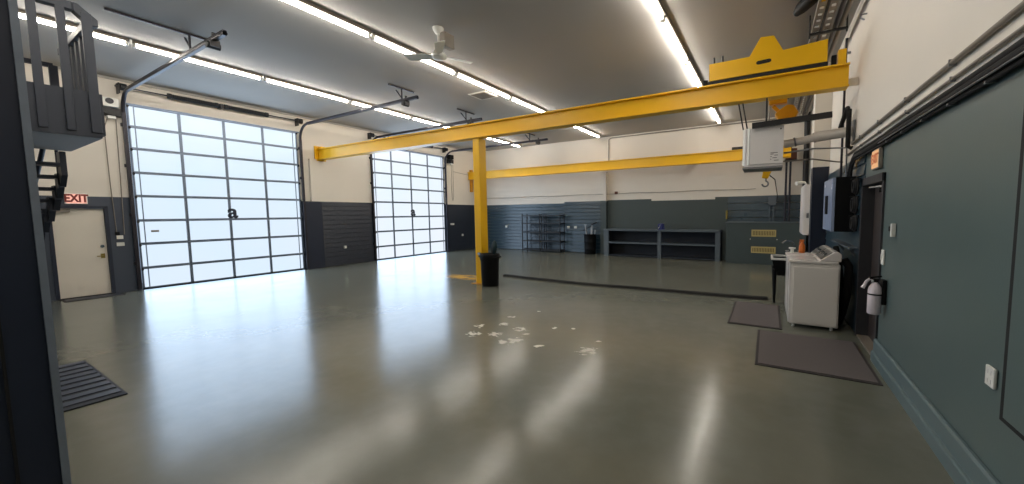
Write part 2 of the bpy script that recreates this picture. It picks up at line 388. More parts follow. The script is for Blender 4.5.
def door_track(label, y, xend, off):
    t = thing('door_track', label, 'track', (L+.05, y, 0), 'overhead garage door tracks')
    path = [(L+.06, y, .03), (L+.06, y, 4.0)] + [(L+.06+.42-.42*math.cos(math.radians(a)), y, 4.0+.42*math.sin(math.radians(a))) for a in range(15, 91, 15)] + [(xend, y, 4.42)]
    vt = MB().bar(path[0], path[1], .05, .06, (0,1,0)); vt.build('vertical_rail', M['track'], t)
    MB().tube([path[1]]+path[2:], .036, 8).build('curved_rail', M['track'], t)
    MB().bar((L+.5, y, 4.425), (xend, y, 4.425), .05, .075).build('horizontal_rail', M['track'], t)
    an = MB(); x = xend-off
    an.bar((x, y-.9 if off > 1 else y-.35, 4.715), (x, y+.35, 4.715), .03, .03); an.bar((x, y, 4.71), (x, y, 4.46), .025, .025); an.bar((x-.2, y, 4.71), (x, y+.02, 4.47), .025, .02)
    an.build('ceiling_hanger', M['track'], t)
    rl = MB(); rl.box(xend-.5, xend-.36, y-.06, y+.06, 4.30, 4.40); rl.cyl((xend-.44, y-.08, 4.33), (xend-.44, y+.08, 4.33), .05, 12); rl.box(xend-.42, xend-.39, y-.02, y+.02, 4.38, 4.52)
    rl.build('cable_pulley', M['black_steel'], t)
    for z in (.6, 1.7, 2.8, 3.7): MB().box(L+.0, L+.06, y-.05, y+.02, z, z+.07).build('wall_bracket', M['track'], t)
    return t
door_track('dark steel overhead track at the exit-door side of the nearer garage door', D1[0]-.07, -7.2, 1.35)
door_track('dark overhead track curving out beside the pilaster between the two garage doors', D1[-1]+.07, -7.27, .55)
door_track('dark overhead track passing just above the yellow beam, near side of farther garage door', D2[0]-.07, -7.34, .6)
door_track('dark overhead track seen under the beam, on the farther garage door\'s back side', D2[-1]+.07, -7.24, .8)

def torsion(label, Y, sp):
    t = thing('torsion_spring_shaft', label, 'spring shaft', (L+.16, (Y[0]+Y[-1])/2, 4.5), 'torsion shafts over the garage doors')
    x, z = L+.16, 4.53
    MB().cyl((x, Y[0]-.18, z), (x, Y[-1]+.12, z), .017, 10).build('shaft', M['track'], t)
    for a, b in sp:
        n = 26; pts = []; prof = []
        m = MB(); coil = []
        for i in range(n*8+1):
            u = i/(n*8); ang = i*2*PI/8; coil.append((x+.042*math.cos(ang), a+(b-a)*u, z+.042*math.sin(ang)))
        m.tube(coil, .0165, 5); m.cyl((x, a-.03, z), (x, a+.03, z), .062, 14); m.cyl((x, b-.03, z), (x, b+.03, z), .062, 14)
        m.build('spring', M['black_steel'], t)
    for y in (Y[0]-.06, Y[-1]+.05): MB().cyl((x, y-.045, z), (x, y+.045, z), .075, 16).box(L, x+.03, y-.075, y-.055, z-.14, z+.08).build('cable_drum', M['black_steel'], t)
    ym = (sp[0][1]+sp[1][0])/2
    MB().box(L, x+.05, ym-.03, ym+.03, z-.06, z+.05).build('centre_bracket', M['black_steel'], t)
torsion('torsion spring pair on a shaft above the garage door nearer the exit door', D1, [(3.25, 4.10), (4.29, 5.18)])
torsion('torsion spring pair above the farther garage door, mostly behind the yellow beam', D2, [(9.0, 9.9), (10.1, 11.0)])
tag(bx(L, L+.035, D1[0]-.06, D1[-1]+.06, DZ[-1]-.01, DZ[-1]+.03).build('door_lintel_seal', M['alu']), 'dark lintel strip over the garage door nearer the exit door', 'lintel strip')
tag(bx(L, L+.035, D2[0]-.06, D2[-1]+.06, DZ[-1]-.01, DZ[-1]+.03).build('door_lintel_seal', M['alu']), 'dark lintel strip over the farther garage door', 'lintel strip')

def opener(label, x, y, z, white):
    t = thing('door_opener', label, 'door opener', (x, y, z))
    MB().box(L, L+.19, y-.12, y+.12, z-.06, z+.13).build('motor_box', M['plate'] if white else M['black_plastic'], t, bevel=.015)
    MB().box(L, L+.13, y-.15, y+.16, z-.24, z-.07).cyl((L+.1, y-.05, z-.16), (L+.22, y-.05, z-.16), .07, 14).build('gearbox', M['black_steel'], t, bevel=.01)
    MB().box(L+.10, L+.2, y-.06, y+.06, z-.31, z-.25).build('lamp_cover', M['plate'], t, bevel=.01)
    if not white:
        pts = [(L+.1, y+.02, z-.2)]+[(L+.1, y+.02+.02*math.sin(i), z-.2-i*.2) for i in range(1, 9)]+[(L+.1, y+.07, z-1.9), (L+.1, y+.13, z-1.7), (L+.1, y+.13, z-.2)]
        MB().tube(pts, .008, 6).build('pull_chain', M['cond_grey'], t)
    else: MB().cyl((L+.19, y-.01, z+.06), (L+.2, y-.01, z+.06), .06, 18).build('oval_badge', M['ink'], t)
opener('white and black door opener on the wall beside the mezzanine', L, 2.33, 4.12, True)
opener('black chain-hoist door opener past the farther garage door', L, 12.08, 4.20, False)

# ------------------------------------------------------------------ left wall fittings
es = thing('exit_sign', 'lit pink exit sign with dark red letters above the cream door', 'exit sign', (L+.03, 1.77, 1.975))
MB().box(L, L+.05, 1.625, 1.915, 1.965, 2.19).build('housing', M['plate'], es, bevel=.006)
MB().box(L+.05, L+.056, 1.64, 1.90, 1.98, 2.175).build('lit_face', M['sign_glow'], es)
text('letters', 'EXIT', .15, M['letters'], (L+.058, 1.77, 2.078), (0,1,0), (0,0,1.45), es, .002, .006)
t = thing('wall_switch', 'switch and keypad plates on dark wall beside the cream door', 'switch', (L, 2.31, 1.05))
MB().box(L, L+.03, 2.265, 2.36, 1.20, 1.28).build('upper_plate', M['plate'], t, bevel=.004)
MB().box(L, L+.025, 2.255, 2.37, 1.045, 1.125).build('lower_plate', M['plate'], t, bevel=.004)
MB().box(L, L+.05, 2.25, 2.31, 1.29, 1.36).build('key_station', M['black_plastic'], t, bevel=.004)
tag(MB().tube([(L+.02, 2.30, 3.85), (L+.02, 2.24, 3.6), (L+.02, 2.25, 2.4), (L+.02, 2.27, 1.36)], .008, 6).build('wall_cable', M['cond_grey']), 'thin cable from the white opener down to the switches, nearer the mezzanine', 'cable')
tag(MB().tube([(L+.02, 2.42, 3.9), (L+.02, 2.40, 2.4), (L+.02, 2.38, 1.3)], .008, 6).build('wall_cable', M['cond_grey']), 'thin conduit down the wall, close along the garage door track', 'conduit')
tag(MB().box(L, L+.06, 1.40, 2.36, .0, .0).build('spare', M['ink']), None, None) if False else None
tag(MB().box(L+.03, L+.07, 7.2, 7.28, .56, .65).build('wall_outlet', M['plate'], bevel=.004), 'small white outlet on siding between the two garage doors', 'outlet')
tag(MB().box(L+.03, L+.09, 12.02, 12.2, 1.2, 1.28).build('push_button_station', M['plate'], bevel=.006), 'pale push-button box on dark siding below the black opener', 'switch')
tag(MB().box(L+.03, L+.07, 12.7, 12.78, .66, .76).build('wall_outlet', M['plate'], bevel=.004), 'small outlet low on dark siding between farther garage door and yellow post', 'outlet')
tag(MB().tube([(L+.02, 12.3, 3.62), (L+.02, 13.9, 3.5)], .01, 6).build('wall_cable', M['cond_grey']), 'thin cable across white wall between black opener and yellow post', 'cable')

# mats
def rib_mat(label, pts):
    x0, x1, y0, y1 = pts; t = thing('floor_mat', label, 'mat', ((x0+x1)/2, (y0+y1)/2, 0))
    MB().box(x0, x1, y0, y1, 0, .012).build('mat_base', M['mat_groove'], t)
    m = MB(); n = 9; w = (x1-x0-.06)/n
    for i in range(n): m.box(x0+.03+i*w, x0+.03+(i+.62)*w, y0+.02, y1-.02, .012, .02)
    m.build('ribs', M['mat_black'], t)
rib_mat('black ribbed rubber mat on the floor beside the navy column', (-6.95, -5.27, .55, .92))
def carpet_mat(label, x0, x1, y0, y1, m):
    t = thing('floor_mat', label, 'mat', ((x0+x1)/2, (y0+y1)/2, 0))
    MB().box(x0, x1, y0, y1, 0, .008).build('rubber_edge', M['mat_edge'], t)
    MB().box(x0+.03, x1-.03, y0+.03, y1-.03, .008, .015).build('carpet_pile', m, t)
carpet_mat('larger grey carpet mat in front of the white washing machine', -.09, 1.0, 4.42, 5.76, M['mat_grey'])
carpet_mat('smaller grey carpet mat beyond, beside the machines\' front', -.5, .21, 5.92, 7.45, M['mat_grey'])
carpet_mat('thin black doormat at the cream exit door', -12.55, -12.2, 1.45, 2.25, M['mat_black'])

# ------------------------------------------------------------------ mezzanine, stair, column
MX0, MX1, MY0, MY1 = -9.45, -7.62, F, 1.33
mz = thing('mezzanine', 'charcoal mezzanine balcony with slatted railing above the staircase', 'mezzanine', (-8.5, 1.2, 2.7))
MB().box(MX0, MX1, MY0, MY1, 2.70, 2.74).build('soffit', M['soffit'], mz)
MB().box(MX0, MX1, MY0, MY1, 2.742, 2.95).build('deck', M['navy_grey'], mz)
MB().box(MX1-.01, MX1+.03, MY0, MY1, 2.705, 3.27).build('fascia_panel', M['navy_grey'], mz)
MB().box(MX1-.05, MX1+.06, MY0, MY1-.14, 4.23, 4.33).prism([(MY1-.14,4.23),(MY1-.02,4.10),(MY1+.05,4.10),(MY1+.05,4.19),(MY1-.10,4.33),(MY1-.14,4.33)], 'x', MX1-.05, MX1+.06).build('top_rail', M['navy_grey'], mz, bevel=.008)
y = 1.30
while y > MY0+.2:
    w = .085 if y > 1.2 else .07
    MB().box(MX1+.03, MX1+.065, y-w+.03, y+.03, 2.76, 4.24).build('picket', M['navy_grey'], mz, bevel=.004); y -= .205
MB().box(MX0, MX1, MY1-.0, MY1+.035, 2.745, 3.27).build('end_panel', M['navy_grey'], mz)
MB().box(MX0, MX1-.05, MY1-.03, MY1+.05, 4.13, 4.22).build('end_rail', M['navy_grey'], mz, bevel=.006)
x = MX1-.16
while x > MX0+.1:
    MB().box(x-.045, x+.045, MY1+.0, MY1+.03, 3.2, 4.15).build('end_picket', M['navy_grey'], mz); x -= .26
for yy in (-.2, -1.8): MB().box(MX1-.16, MX1-.04, yy-.06, yy+.06, 0, 2.70).build('support_post', M['navy'], mz)

st = thing('staircase', 'open-riser dark staircase descending behind the mezzanine beside the exit door', 'staircase', (-11, .9, 0))
NS = 15
def syd(k): return -.016*(k-1)-.024*max(0, k-3)
for k in range(1, NS):
    xa = MX0-.02-(k-1)*.2; z = 2.7-k*.18; d = syd(k)
    MB().box(xa-.24, xa, .32+d, 1.22+d, z-.05, z).build('tread', M['navy'], st)
for ya, yb in ((1.22, 1.28), (.26, .32)):
    m = MB()
    for k in range(1, NS):
        xa = MX0-.02-(k-1)*.2; z = 2.7-k*.18; d = syd(k)
        m.prism([(xa+.03, z+.13), (xa-.20, z+.13 if k == 1 else z+.0), (xa-.20, z-.24), (xa+.03, z-.12)] if False else [(xa, 2.69 if k == 1 else z+.03), (xa-.21, 2.69 if k == 1 else z+.03), (xa-.21, z-.36), (xa, z-.19)], 'y', ya+d, yb+d)
    m.build('stringer', M['navy'], st)
for yy in (1.25, .29):
    MB().tube([(MX0-.07, yy, 3.55), (MX0-2.6, yy-.2, 1.35)], .03, 8).build('handrail', M['navy'], st)
    for k in (2, 6, 10): MB().cyl((MX0-.12-(k-1)*.2, yy+syd(k), 2.7-k*.18), (MX0-.12-(k-1)*.2, yy+syd(k), 3.45-k*.175), .018, 8).build('baluster', M['navy'], st)
MB().box(MX0, MX0+.06, 1.2, 1.28, 2.95, 3.95).bar((MX0+.02, 1.24, 3.95), (MX0+.02, .3, 3.95), .06, .06).build('newel_rail', M['navy'], mz)

cm = thing('support_column', 'dark navy column standing at the picture\'s edge before the mezzanine, beside the ribbed mat', 'column', (-3.15, .1, 0))
MB().box(-3.3, -3.0, -.16, .305, 0, H).build('column_body', M['navy'], cm, bevel=.006)
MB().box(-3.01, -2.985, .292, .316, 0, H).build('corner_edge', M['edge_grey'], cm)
MB().box(-3.0, -2.99, .17, .18, 0, H).build('seam', M['dark_gap'], cm)

# ------------------------------------------------------------------ crane
ang_l, ang_r = (-12.58, 6.62), (1.06, 6.84)
def beamY(x): return ang_l[1]+(ang_r[1]-ang_l[1])*(x-ang_l[0])/(ang_r[0]-ang_l[0])
bt = thing('crane_beam', 'long yellow crane beam carried by the post, across the room\'s middle', 'crane beam', (-5.7, 6.75, 3.47))
z0, z1 = 3.46, 3.785
A = lambda x, z, dy=0: (x, beamY(x)+dy, z)
MB().bar(A(-12.58,(z0+z1)/2,.02), A(.96,(z0+z1)/2,.02), .16, z1-z0-.04).build('web', M['yellow'], bt)
MB().bar(A(-12.58,z1-.0125), A(.96,z1-.0125), .26, .025).build('top_flange', M['yellow'], bt)
MB().bar(A(-12.58,z0+.0125), A(.96,z0+.0125), .22, .025).build('bottom_flange', M['yellow'], bt)
MB().box(L, L+.03, 6.45, 6.79, 3.42, 3.88).box(L+.03, L+.2, 6.56, 6.68, 3.785, 3.86).build('wall_bracket', M['yellow'], bt, bevel=.006)
MB().box(.96, R-.004, beamY(1)+.02, beamY(1)+.07, 3.5, 3.6).build('wall_plate', M['white_wall'], bt)
MB().box(.82, .92, beamY(1)-.10, beamY(1)+.05, 3.785, 4.0).build('end_stop', M['yellow'], bt, bevel=.008)
MB().box(.745, .805, beamY(1)-.10, beamY(1)-.02, 3.785, 3.93).build('rubber_buffer', M['black_plastic'], bt)
po = thing('crane_post', 'yellow steel post holding the crane beam beside the black bin', 'post', (-6.08, 6.76, 0))
MB().box(-6.17, -5.97, 6.66, 6.90, .012, 3.455).build('post_shaft', M['yellow'], po, bevel=.012)
MB().box(-6.25, -5.89, 6.58, 6.98, 0, .012).build('base_plate', M['yellow_dark'], po)
for dx, dy in ((-.13,-.15),(.13,-.15),(-.13,.17),(.13,.17)): MB().cyl((-6.07+dx, 6.78+dy, .012), (-6.07+dx, 6.78+dy, .035), .016, 6).build('anchor_bolt', M['galv'], po)
# trolley riding on the beam
tr = thing('hoist_trolley', 'yellow trolley with a trapezoid peak and dark slot, riding atop the beam', 'hoist trolley', (-.15, 6.8, 3.8))
yb = 6.80
m = MB()
m.prism([(-.93, 3.85), (.69, 3.85), (.69, 4.165), (.13, 4.13), (.0, 4.375), (-.18, 4.39), (-.33, 4.125), (-.93, 4.125)], 'y', yb-.10, yb-.07)
m.build('side_plate', M['yellow'], tr, bevel=.004)
MB().prism([(-.93, 3.85), (.69, 3.85), (.69, 4.19), (.13, 4.15), (.0, 4.375), (-.18, 4.39), (-.33, 4.16), (-.93, 4.16)], 'y', yb+.09, yb+.12).build('side_plate', M['yellow'], tr, bevel=.004)
MB().box(-.92, .68, yb-.07, yb+.09, 3.88, 4.05).build('cross_frame', M['yellow_dark'], tr)
sl = MB(); c = [( -.20+.035*math.cos(a), 4.005+.028*math.sin(a)) for a in [math.radians(90+i*18) for i in range(11)]]+[(-.06+.035*math.cos(a), 4.01+.028*math.sin(a)) for a in [math.radians(-90+i*18) for i in range(11)]]
sl.prism(c, 'y', yb-.106, yb-.099); sl.build('slot', M['dark_gap'], tr)
MB().box(-.98, .70, yb-.085, yb+.10, 3.80, 3.85).build('wheel_track', M['black_steel'], tr)
for x in (-.8, -.3, .25, .6): MB().cyl((x, yb-.06, 3.835), (x, yb+.06, 3.835), .042, 14).build('wheel', M['black_steel'], tr)
MB().box(-1.02, -.95, yb-.10, yb+.02, 3.79, 3.88).build('end_bumper', M['black_plastic'], tr, bevel=.01)
for x in (-.86, -.73): MB().cyl((x, yb+.02, 4.05), (x-.01, yb+.02, 4.26), .014, 8).build('stud', M['black_steel'], tr)
# second beam at the back wall
b2 = thing('crane_runway_beam', 'thinner yellow beam running along the back wall', 'crane beam', (-5.5, 13.3, 3.32))
MB().box(-12.58, .55, 13.24, 13.40, 3.33, 3.655).build('web', M['yellow'], b2)
MB().box(-12.58, .55, 13.18, 13.46, 3.64, 3.665).build('top_flange', M['yellow'], b2)
MB().box(-12.58, .55, 13.20, 13.44, 3.32, 3.345).build('bottom_flange', M['yellow'], b2)
MB().box(L, L+.10, 13.36, 13.5, 2.75, 3.80).build('wall_bracket', M['yellow_dark'], b2, bevel=.006)
for x in (-9.2, -5.85, -2.4): MB().box(x-.06, x+.06, 13.40, B, 3.40, 3.6).build('bracket', M['yellow_dark'], b2)
MB().box(-1.1, -.75, 13.22, 13.42, 3.665, 3.76).build('end_stop', M['black_steel'], b2)
# chain hoist hanging below the big beam
hk = thing('chain_hoist', 'yellow chain hoist with hook hanging beside the white heater', 'hoist', (.1, 7.9, 3.4))
MB().prism([(.05,3.44),(.12,3.30),(.36,3.30),(.42,3.42),(.34,3.56),(.24,3.58),(.12,3.50)], 'y', 7.80, 8.02).build('motor_body', M['yellow_dark'], hk, bevel=.02)
MB().prism([(-.05,3.62),(.24,3.62),(.24,3.72),(-.05,3.74)], 'y', 7.84, 7.98).bar((.02,7.91,3.60),(.14,7.91,3.46),.06,.06).build('gear_housing', M['yellow_dark'], hk, bevel=.01)
MB().box(.2, .27, 6.985, 8.02, 3.72, 3.80).build('support_arm', M['black_steel'], hk)
MB().tube([(-.03,7.91,3.62),(-.05,7.91,3.0),(-.06,7.91,2.50)], .012, 6).build('load_chain', M['galv'], hk)
MB().prism([(-.13,2.30),(-.10,2.52),(.0,2.54),(.03,2.42),(-.03,2.28)], 'y', 7.87, 7.95).build('hook_block', M['yellow'], hk, bevel=.012)
MB().tube([(-.06,7.91,2.30),(-.06,7.91,2.24)]+[(-.07+.05*math.cos(math.radians(a)),7.91,2.19+.05*math.sin(math.radians(a))) for a in range(70,-200,-25)], .014, 8).build('hook', M['galv'], hk)

# ------------------------------------------------------------------ ceiling lights
ends, P = 13.51, 1.90
rows = [('the row over the garage doors', -9.72, 'lights in the row over the garage doors'), ('the middle row', -5.905, 'lights in the middle row'), ('the row closest to the white side wall', -1.52, 'lights in the row by the white side wall')]
ordn = ['first', 'second', 'third', 'fourth', 'fifth', 'sixth', 'seventh', 'eighth']
def lamp(x, y1):
    t = thing('ceiling_light', '', 'ceiling light', (x, y1-P/2, H))
    y0 = y1-P
    MB().box(x+.0, x+.07, y0+.02, y1-.02, H-.05, H).build('housing', M['cond_grey'], t, bevel=.006)
    MB().cyl((x-.01, y0+.06, H-.078), (x-.01, y1-.06, H-.078), .023, 12).build('tube', M['tube'], t)
    for yy in (y0+.03, y1-.06): MB().box(x-.035, x+.035, yy, yy+.03, H-.11, H-.04).build('lamp_holder', M['plate'], t)
    return t
proto = None
for ri, (nm, x, grp) in enumerate(rows):
    n = 8
    for k in range(n):
        if proto is None: o = proto = lamp(x, ends-k*P)
        else: o = copy_tree(proto); o.location = (x, ends-k*P-P/2, H)
        tag(o, f'tube light in {nm}, {ordn[k]} from the back wall', 'ceiling light', grp)

# ceiling fan
fn = thing('ceiling_fan', 'white three-blade ceiling fan on a downrod beside the middle light row', 'ceiling fan', (-4.82, 4.48, H), None)
fx, fy = -4.83, 4.48
MB().lathe(fx, fy, [(.09,H),(.085,H-.03),(.05,H-.09),(.02,H-.10)], 20).build('ceiling_mount', M['plate'], fn)
MB().cyl((fx,fy,H-.08),(fx,fy,4.34),.018,10).build('downrod', M['plate'], fn)
MB().lathe(fx, fy, [(.02,4.36),(.09,4.34),(.12,4.30),(.11,4.25),(.05,4.23),(.001,4.225)], 24).build('motor', M['plate'], fn)
for a in (62, 205, -40):
    d = Vector((math.cos(math.radians(a)), math.sin(math.radians(a)), 0)); p = Vector((fx, fy, 4.28)); n = Vector((-d.y, d.x, 0))
    m = MB(); q = [p+d*.10-n*.03, p+d*.22-n*.075, p+d*.54-n*.085, p+d*.56+n*.07, p+d*.22+n*.065, p+d*.10+n*.03]
    tz = lambda v: Vector((0,0,(v-p).dot(n)*.25))
    m.add([v+tz(v) for v in q]+[v+tz(v)+Vector((0,0,.012)) for v in q], [(0,1,2,3,4,5),(11,10,9,8,7,6)]+[(i,(i+1)%6,6+(i+1)%6,6+i) for i in range(6)])
    m.build('blade', M['plate'], fn)
MB().box(fx+.08, fx+.2, fy-.05, fy+.16, 4.40, 4.62).build('control_box', M['cond_grey'], fn, bevel=.01)
MB().bar((fx,fy,4.5),(fx+.1,fy,4.5),.02,.02).build('control_arm', M['cond_grey'], fn)
vt = thing('ceiling_vent', 'square white ceiling grille between light rows above the beam', 'vent', (-6.5, 7.45, H))
MB().box(-6.78,-6.22,7.2,7.72,H-.02,H).build('vent_frame', M['plate'], vt, bevel=.006)
m = MB()
for i in range(6): m.box(-6.72,-6.28,7.25+i*.075,7.29+i*.075,H-.03,H-.02)
m.build('louvres', M['cond_grey'], vt)
MB().box(-6.72,-6.28,7.25,7.66,H-.024,H-.02).build('vent_core', M['galv'], vt)
sp = thing('ceiling_speaker', 'black camera housing at the ceiling beside cable trays', 'camera', (.42, 6.4, H))
MB().cyl((.42,6.4,H),(.42,6.4,H-.05),.05,14).build('mount', M['black_plastic'], sp)
MB().tube([(.28,6.65,4.60),(.34,6.55,4.62),(.42,6.4,4.63),(.52,6.2,4.63),(.56,6.12,4.63)],[.05,.085,.095,.09,.06],16).build('housing', M['black_plastic'], sp)

# overhead cable trays and pipes along the right side
for i, x in enumerate((.565, .70)):
    t = thing('cable_tray', ('perforated grey cable tray under the ceiling, farther from the white wall', 'perforated grey cable tray under the ceiling, beside the dark pipe')[i], 'cable tray', (x, 9, 4.5), 'overhead cable trays')
    MB().box(x-.045, x+.045, 3.0, 13.8, 4.47, 4.485).box(x-.05, x-.043, 3.0, 13.8, 4.47, 4.53).box(x+.043, x+.05, 3.0, 13.8, 4.47, 4.53).build('channel', M['cond_grey'], t)
    y = 3.1
    while y < 13.7: MB().box(x-.025, x+.025, y, y+.07, 4.462, 4.47).build('rung', M['chrome'], t); y += .2
    MB().cyl((x-.015,3,4.50),(x-.015,13.8,4.50),.016,8).cyl((x+.02,3,4.51),(x+.02,13.8,4.51),.02,8).build('cables', M['cable'], t)
for i, (x, z, r, m_, lb) in enumerate([(.815,4.49,.03,'track','dark overhead pipe beside the cable trays near white wall'),(.90,4.52,.035,'cond_grey','pale overhead pipe hugging the white wall'),(.63,4.56,.022,'track','thin dark overhead pipe above and between the cable trays')]):
    tag(MB().cyl((x,3.0,z),(x,13.7,z),r,12).build('overhead_pipe', M[m_]), lb, 'pipe', 'overhead pipes')
for i, y in enumerate((7.13, 10.2)):
    t = thing('trapeze_hanger', ('trapeze hanger just before the yellow beam carrying overhead trays','trapeze hanger beyond the yellow beam carrying overhead trays')[i], 'hanger', (.7, y, 4.43), 'trapeze hangers')
    MB().box(.48,.975,y-.02,y+.02,4.42,4.45).build('crossbar', M['black_steel'], t)
    for x in (.49,.962): MB().cyl((x,y,4.38),(x,y,H),.012,8).build('rod', M['black_steel'], t)

# ------------------------------------------------------------------ right wall services
for lb, z, r, x, y1, m_ in [('topmost grey conduit running along the white wall', 2.672,.018,R-.02,7.0,'cond_grey'), ('second grey conduit along the white wall, under the topmost', 2.562,.012,R-.015,7.5,'cond_grey')]:
    t = thing('wall_conduit', lb, 'conduit', (x, 3, z), 'conduits along the white wall')
    MB().cyl((x,-2.5,z),(x,y1,z),r,10).build('tube', M[m_], t)
    y = .7
    while y < y1:
        MB().box(x-r-.003, R, y-.008, y+.008, z-r-.008, z+r+.003).build('clip', M['galv'], t); y += .95
cbn = thing('cable_bundle', 'thick black cable bundle along the paint line of the slate wall', 'cable bundle', (R-.04, 3, 2.46))
for k,(dx,dz,r) in enumerate([(0,.0,.030),(.008,.05,.024),(.004,-.036,.014)]):
    pts = [(R-.035+dx,y,2.425+dz+.004*math.sin(y*3+k)) for y in [-2.5+i*.4 for i in range(21)]]+[(R-.068+dx,6.45,2.41+dz),(R-.068+dx,6.62,2.36+dz),(R-.068+dx,6.75,2.24+dz),(R-.068+dx,6.8-.03*k,2.17)]
    MB().tube(pts, r, 8).build('cable', M['cable'], cbn)
MB().cyl((R-.06,-2.5,2.405),(R-.06,5.25,2.405),.006,6).build('messenger_wire', M['galv'], cbn)
y = .5
while y < 5.2: MB().box(R-.05,R,y-.008,y+.008,2.372,2.39).build('strap', M['galv'], cbn); y += .5
vp = thing('conduit_riser', 'thin dark vertical conduit rising on the white wall behind the beam', 'conduit', (R-.05, 7.5, 1.9))
MB().cyl((R-.06,7.6,1.7),(R-.06,7.6,4.45),.017,10).build('tube', M['track'], vp)
for z in (2.2,3.2,4.2): MB().box(R-.08,R,7.58,7.62,z,z+.03).build('clip', M['galv'], vp)
tag(MB().tube([(R-.04,6.90,2.60),(R-.09,6.88,2.62),(R-.09,6.88,3.16),(R-.10,6.95,3.2),(R-.12,7.35,3.02),(R-.12,7.52,2.95),(R-.04,7.54,2.93)], .032, 10).build('black_pipe', M['cable']), 'bent thick black pipe beside the white flue on the wall', 'pipe')
tag(MB().tube([(.19,7.05,2.62),(.6,7.1,2.66),(R-.04,7.3,2.66),(R-.03,7.32,2.2)], .013, 8).build('gas_pipe', M['galv']), 'upper thin pipe from the heater to the white wall', 'pipe')
tag(MB().tube([(.19,7.2,2.50),(.6,7.3,2.52),(R-.03,7.7,2.48)], .012, 8).build('gas_pipe', M['cond_grey']), 'lower thin pipe from the heater to the white wall', 'pipe')

fl = thing('flue_pipe', 'pale round flue pipe between white heater and wall', 'pipe', (.6, 7.1, 2.8))
MB().tube([(.190,7.12,2.77),(.46,7.1,2.80),(.64,7.08,2.84)], .062, 16).build('inner_pipe', M['flue'], fl)
MB().tube([(.60,7.09,2.835),(R-.02,7.0,2.86)], .078, 16).build('outer_sleeve', M['flue'], fl)
MB().box(R-.03,R,6.93,7.18,2.70,3.02).build('wall_flange', M['galv'], fl, bevel=.006)
for x in (.34,.60): MB().cyl((x-.012,7.1,2.785+(x-.34)*.15),(x+.012,7.1,2.79+(x-.34)*.15),.075,16).build('band', M['galv'], fl)

ht = thing('unit_heater', 'white box heater hung below the yellow beam', 'heater', (-.08, 7.1, 2.4))
hx0, hx1, hy0, hy1, hz0, hz1 = -.405, .175, 6.82, 7.42, 2.40, 3.03
MB().box(hx0+.03, hx1, hy0+.01, hy1, hz0+.0, hz1).build('body', M['heater'], ht, bevel=.008)
MB().box(hx0+.11, hx1+.002, hy0-.012, hy0+.008, hz0+.035, hz1-.004).build('front_panel', M['heater'], ht, bevel=.006)
MB().prism([(hx0-.0,hy0+.06),(hx0+.10,hy0-.012),(hx0+.105,hy0+.01),(hx0+.01,hy0+.2)], 'z', hz0+.035, hz1-.004).build('side_strip', M['plate'], ht)
MB().box(hx0+.005, hx1, hy0-.005, hy1-.02, hz0-.03, hz0).build('base_tray', M['galv'], ht)
m = MB()
for i in range(9): m.box(hx0+.045, hx0+.06, hy0+.013-.0, hy0+.02, 2.6+i*.028, 2.618+i*.028)
nm = MB()
for i in range(6): nm.bar((hx0+.052,hy0+.020,2.64+i*.036),(hx0+.052,hy0+.020,2.662+i*.036),.02,.006,(1,-1.4,0))
nm.build('side_lettering', M['ink'], ht)
lb = MB()
for i,(a,b) in enumerate([(0,.10),(.0,.045),(.055,.105),(0,.02),(.03,.09),(0,.015),(.05,.115)]):
    z = 2.60-i*.02; lb.box(.03+a-.03, .03+b-.03, hy0-.014, hy0-.011, z, z+.009)
lb.build('rating_lines', M['ink'], ht)
MB().cyl((hx1-.04,hy0-.018,hz1-.06),(hx1-.04,hy0-.01,hz1-.06),.012,10).build('lock', M['ink'], ht)
for x,y in ((hx0+.06,hy0+.10),(hx0-.0,hy0+.10)): MB().tube([(x,y,hz1),(x-.04,y-.02,3.25),(x-.075,y-.05,3.455)], .012, 6).build('hanging_rod', M['black_steel'], ht)
st_ = thing('strut_channel', 'long black strut bar above the white heater', 'strut', (.2, 6.72, 3.0))
MB().bar((-.27,6.74,3.045),(.78,6.74,3.085),.045,.085).build('channel', M['black_steel'], st_)
MB().cyl((-.07,6.74,3.08),(-.07,6.74,3.455),.014,8).build('drop_rod', M['black_steel'], st_)

# dark wall cabinet with glossy doors
wc = thing('wall_cabinet', 'black wall cabinet with pale doors tinted daylight blue above the washing machines', 'cabinet', (.94, 6.95, 1.37))
MB().box(.83, R-.035, 6.5, 7.4, 1.37, 2.15).build('body', M['black_plastic'], wc, bevel=.004)
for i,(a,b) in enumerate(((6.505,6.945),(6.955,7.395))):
    d = MB().box(.79,.829,a,b,1.375,2.145).build('cabinet_door', M['door_day_tint'], wc, bevel=.004)
    yy = 6.90 if i == 0 else 7.0
    MB().box(.765,.79,yy-.012,yy+.012,1.62,1.9).build('handle', M['black_steel'], d)

# second exit sign, switches, thermostat, panel, extinguisher
e2 = thing('exit_sign', 'lit orange exit sign over the dark doorway', 'exit sign', (R-.05, 5.56, 2.17))
MB().box(R-.04, R, 5.30, 5.60, 2.14, 2.366).build('housing', M['cond_grey'], e2, bevel=.006)
MB().box(R-.045, R-.04, 5.315, 5.585, 2.155, 2.352).build('lit_face', M['sign_glow_orange'], e2)
text('letters', 'EXIT', .15, M['letters_orange'], (R-.047, 5.45, 2.254), (0,-1,0), (0,0,1), e2, .002, .004)
t = thing('thermostat', 'black thermostat with white plate on slate wall between doorway and outlet', 'thermostat', (R, 4.75, 1.42))
MB().box(R-.03,R,4.77,4.82,1.46,1.51).build('sensor', M['black_plastic'], t, bevel=.005)
MB().box(R-.035,R,4.69,4.735,1.41,1.54).build('plate', M['plate'], t, bevel=.004)
t = thing('light_switch', 'white switch plate just above the fire extinguisher', 'switch', (R, 5.06, 1.1))
MB().box(R-.015,R,5.02,5.11,1.09,1.25).build('plate', M['plate'], t, bevel=.004)
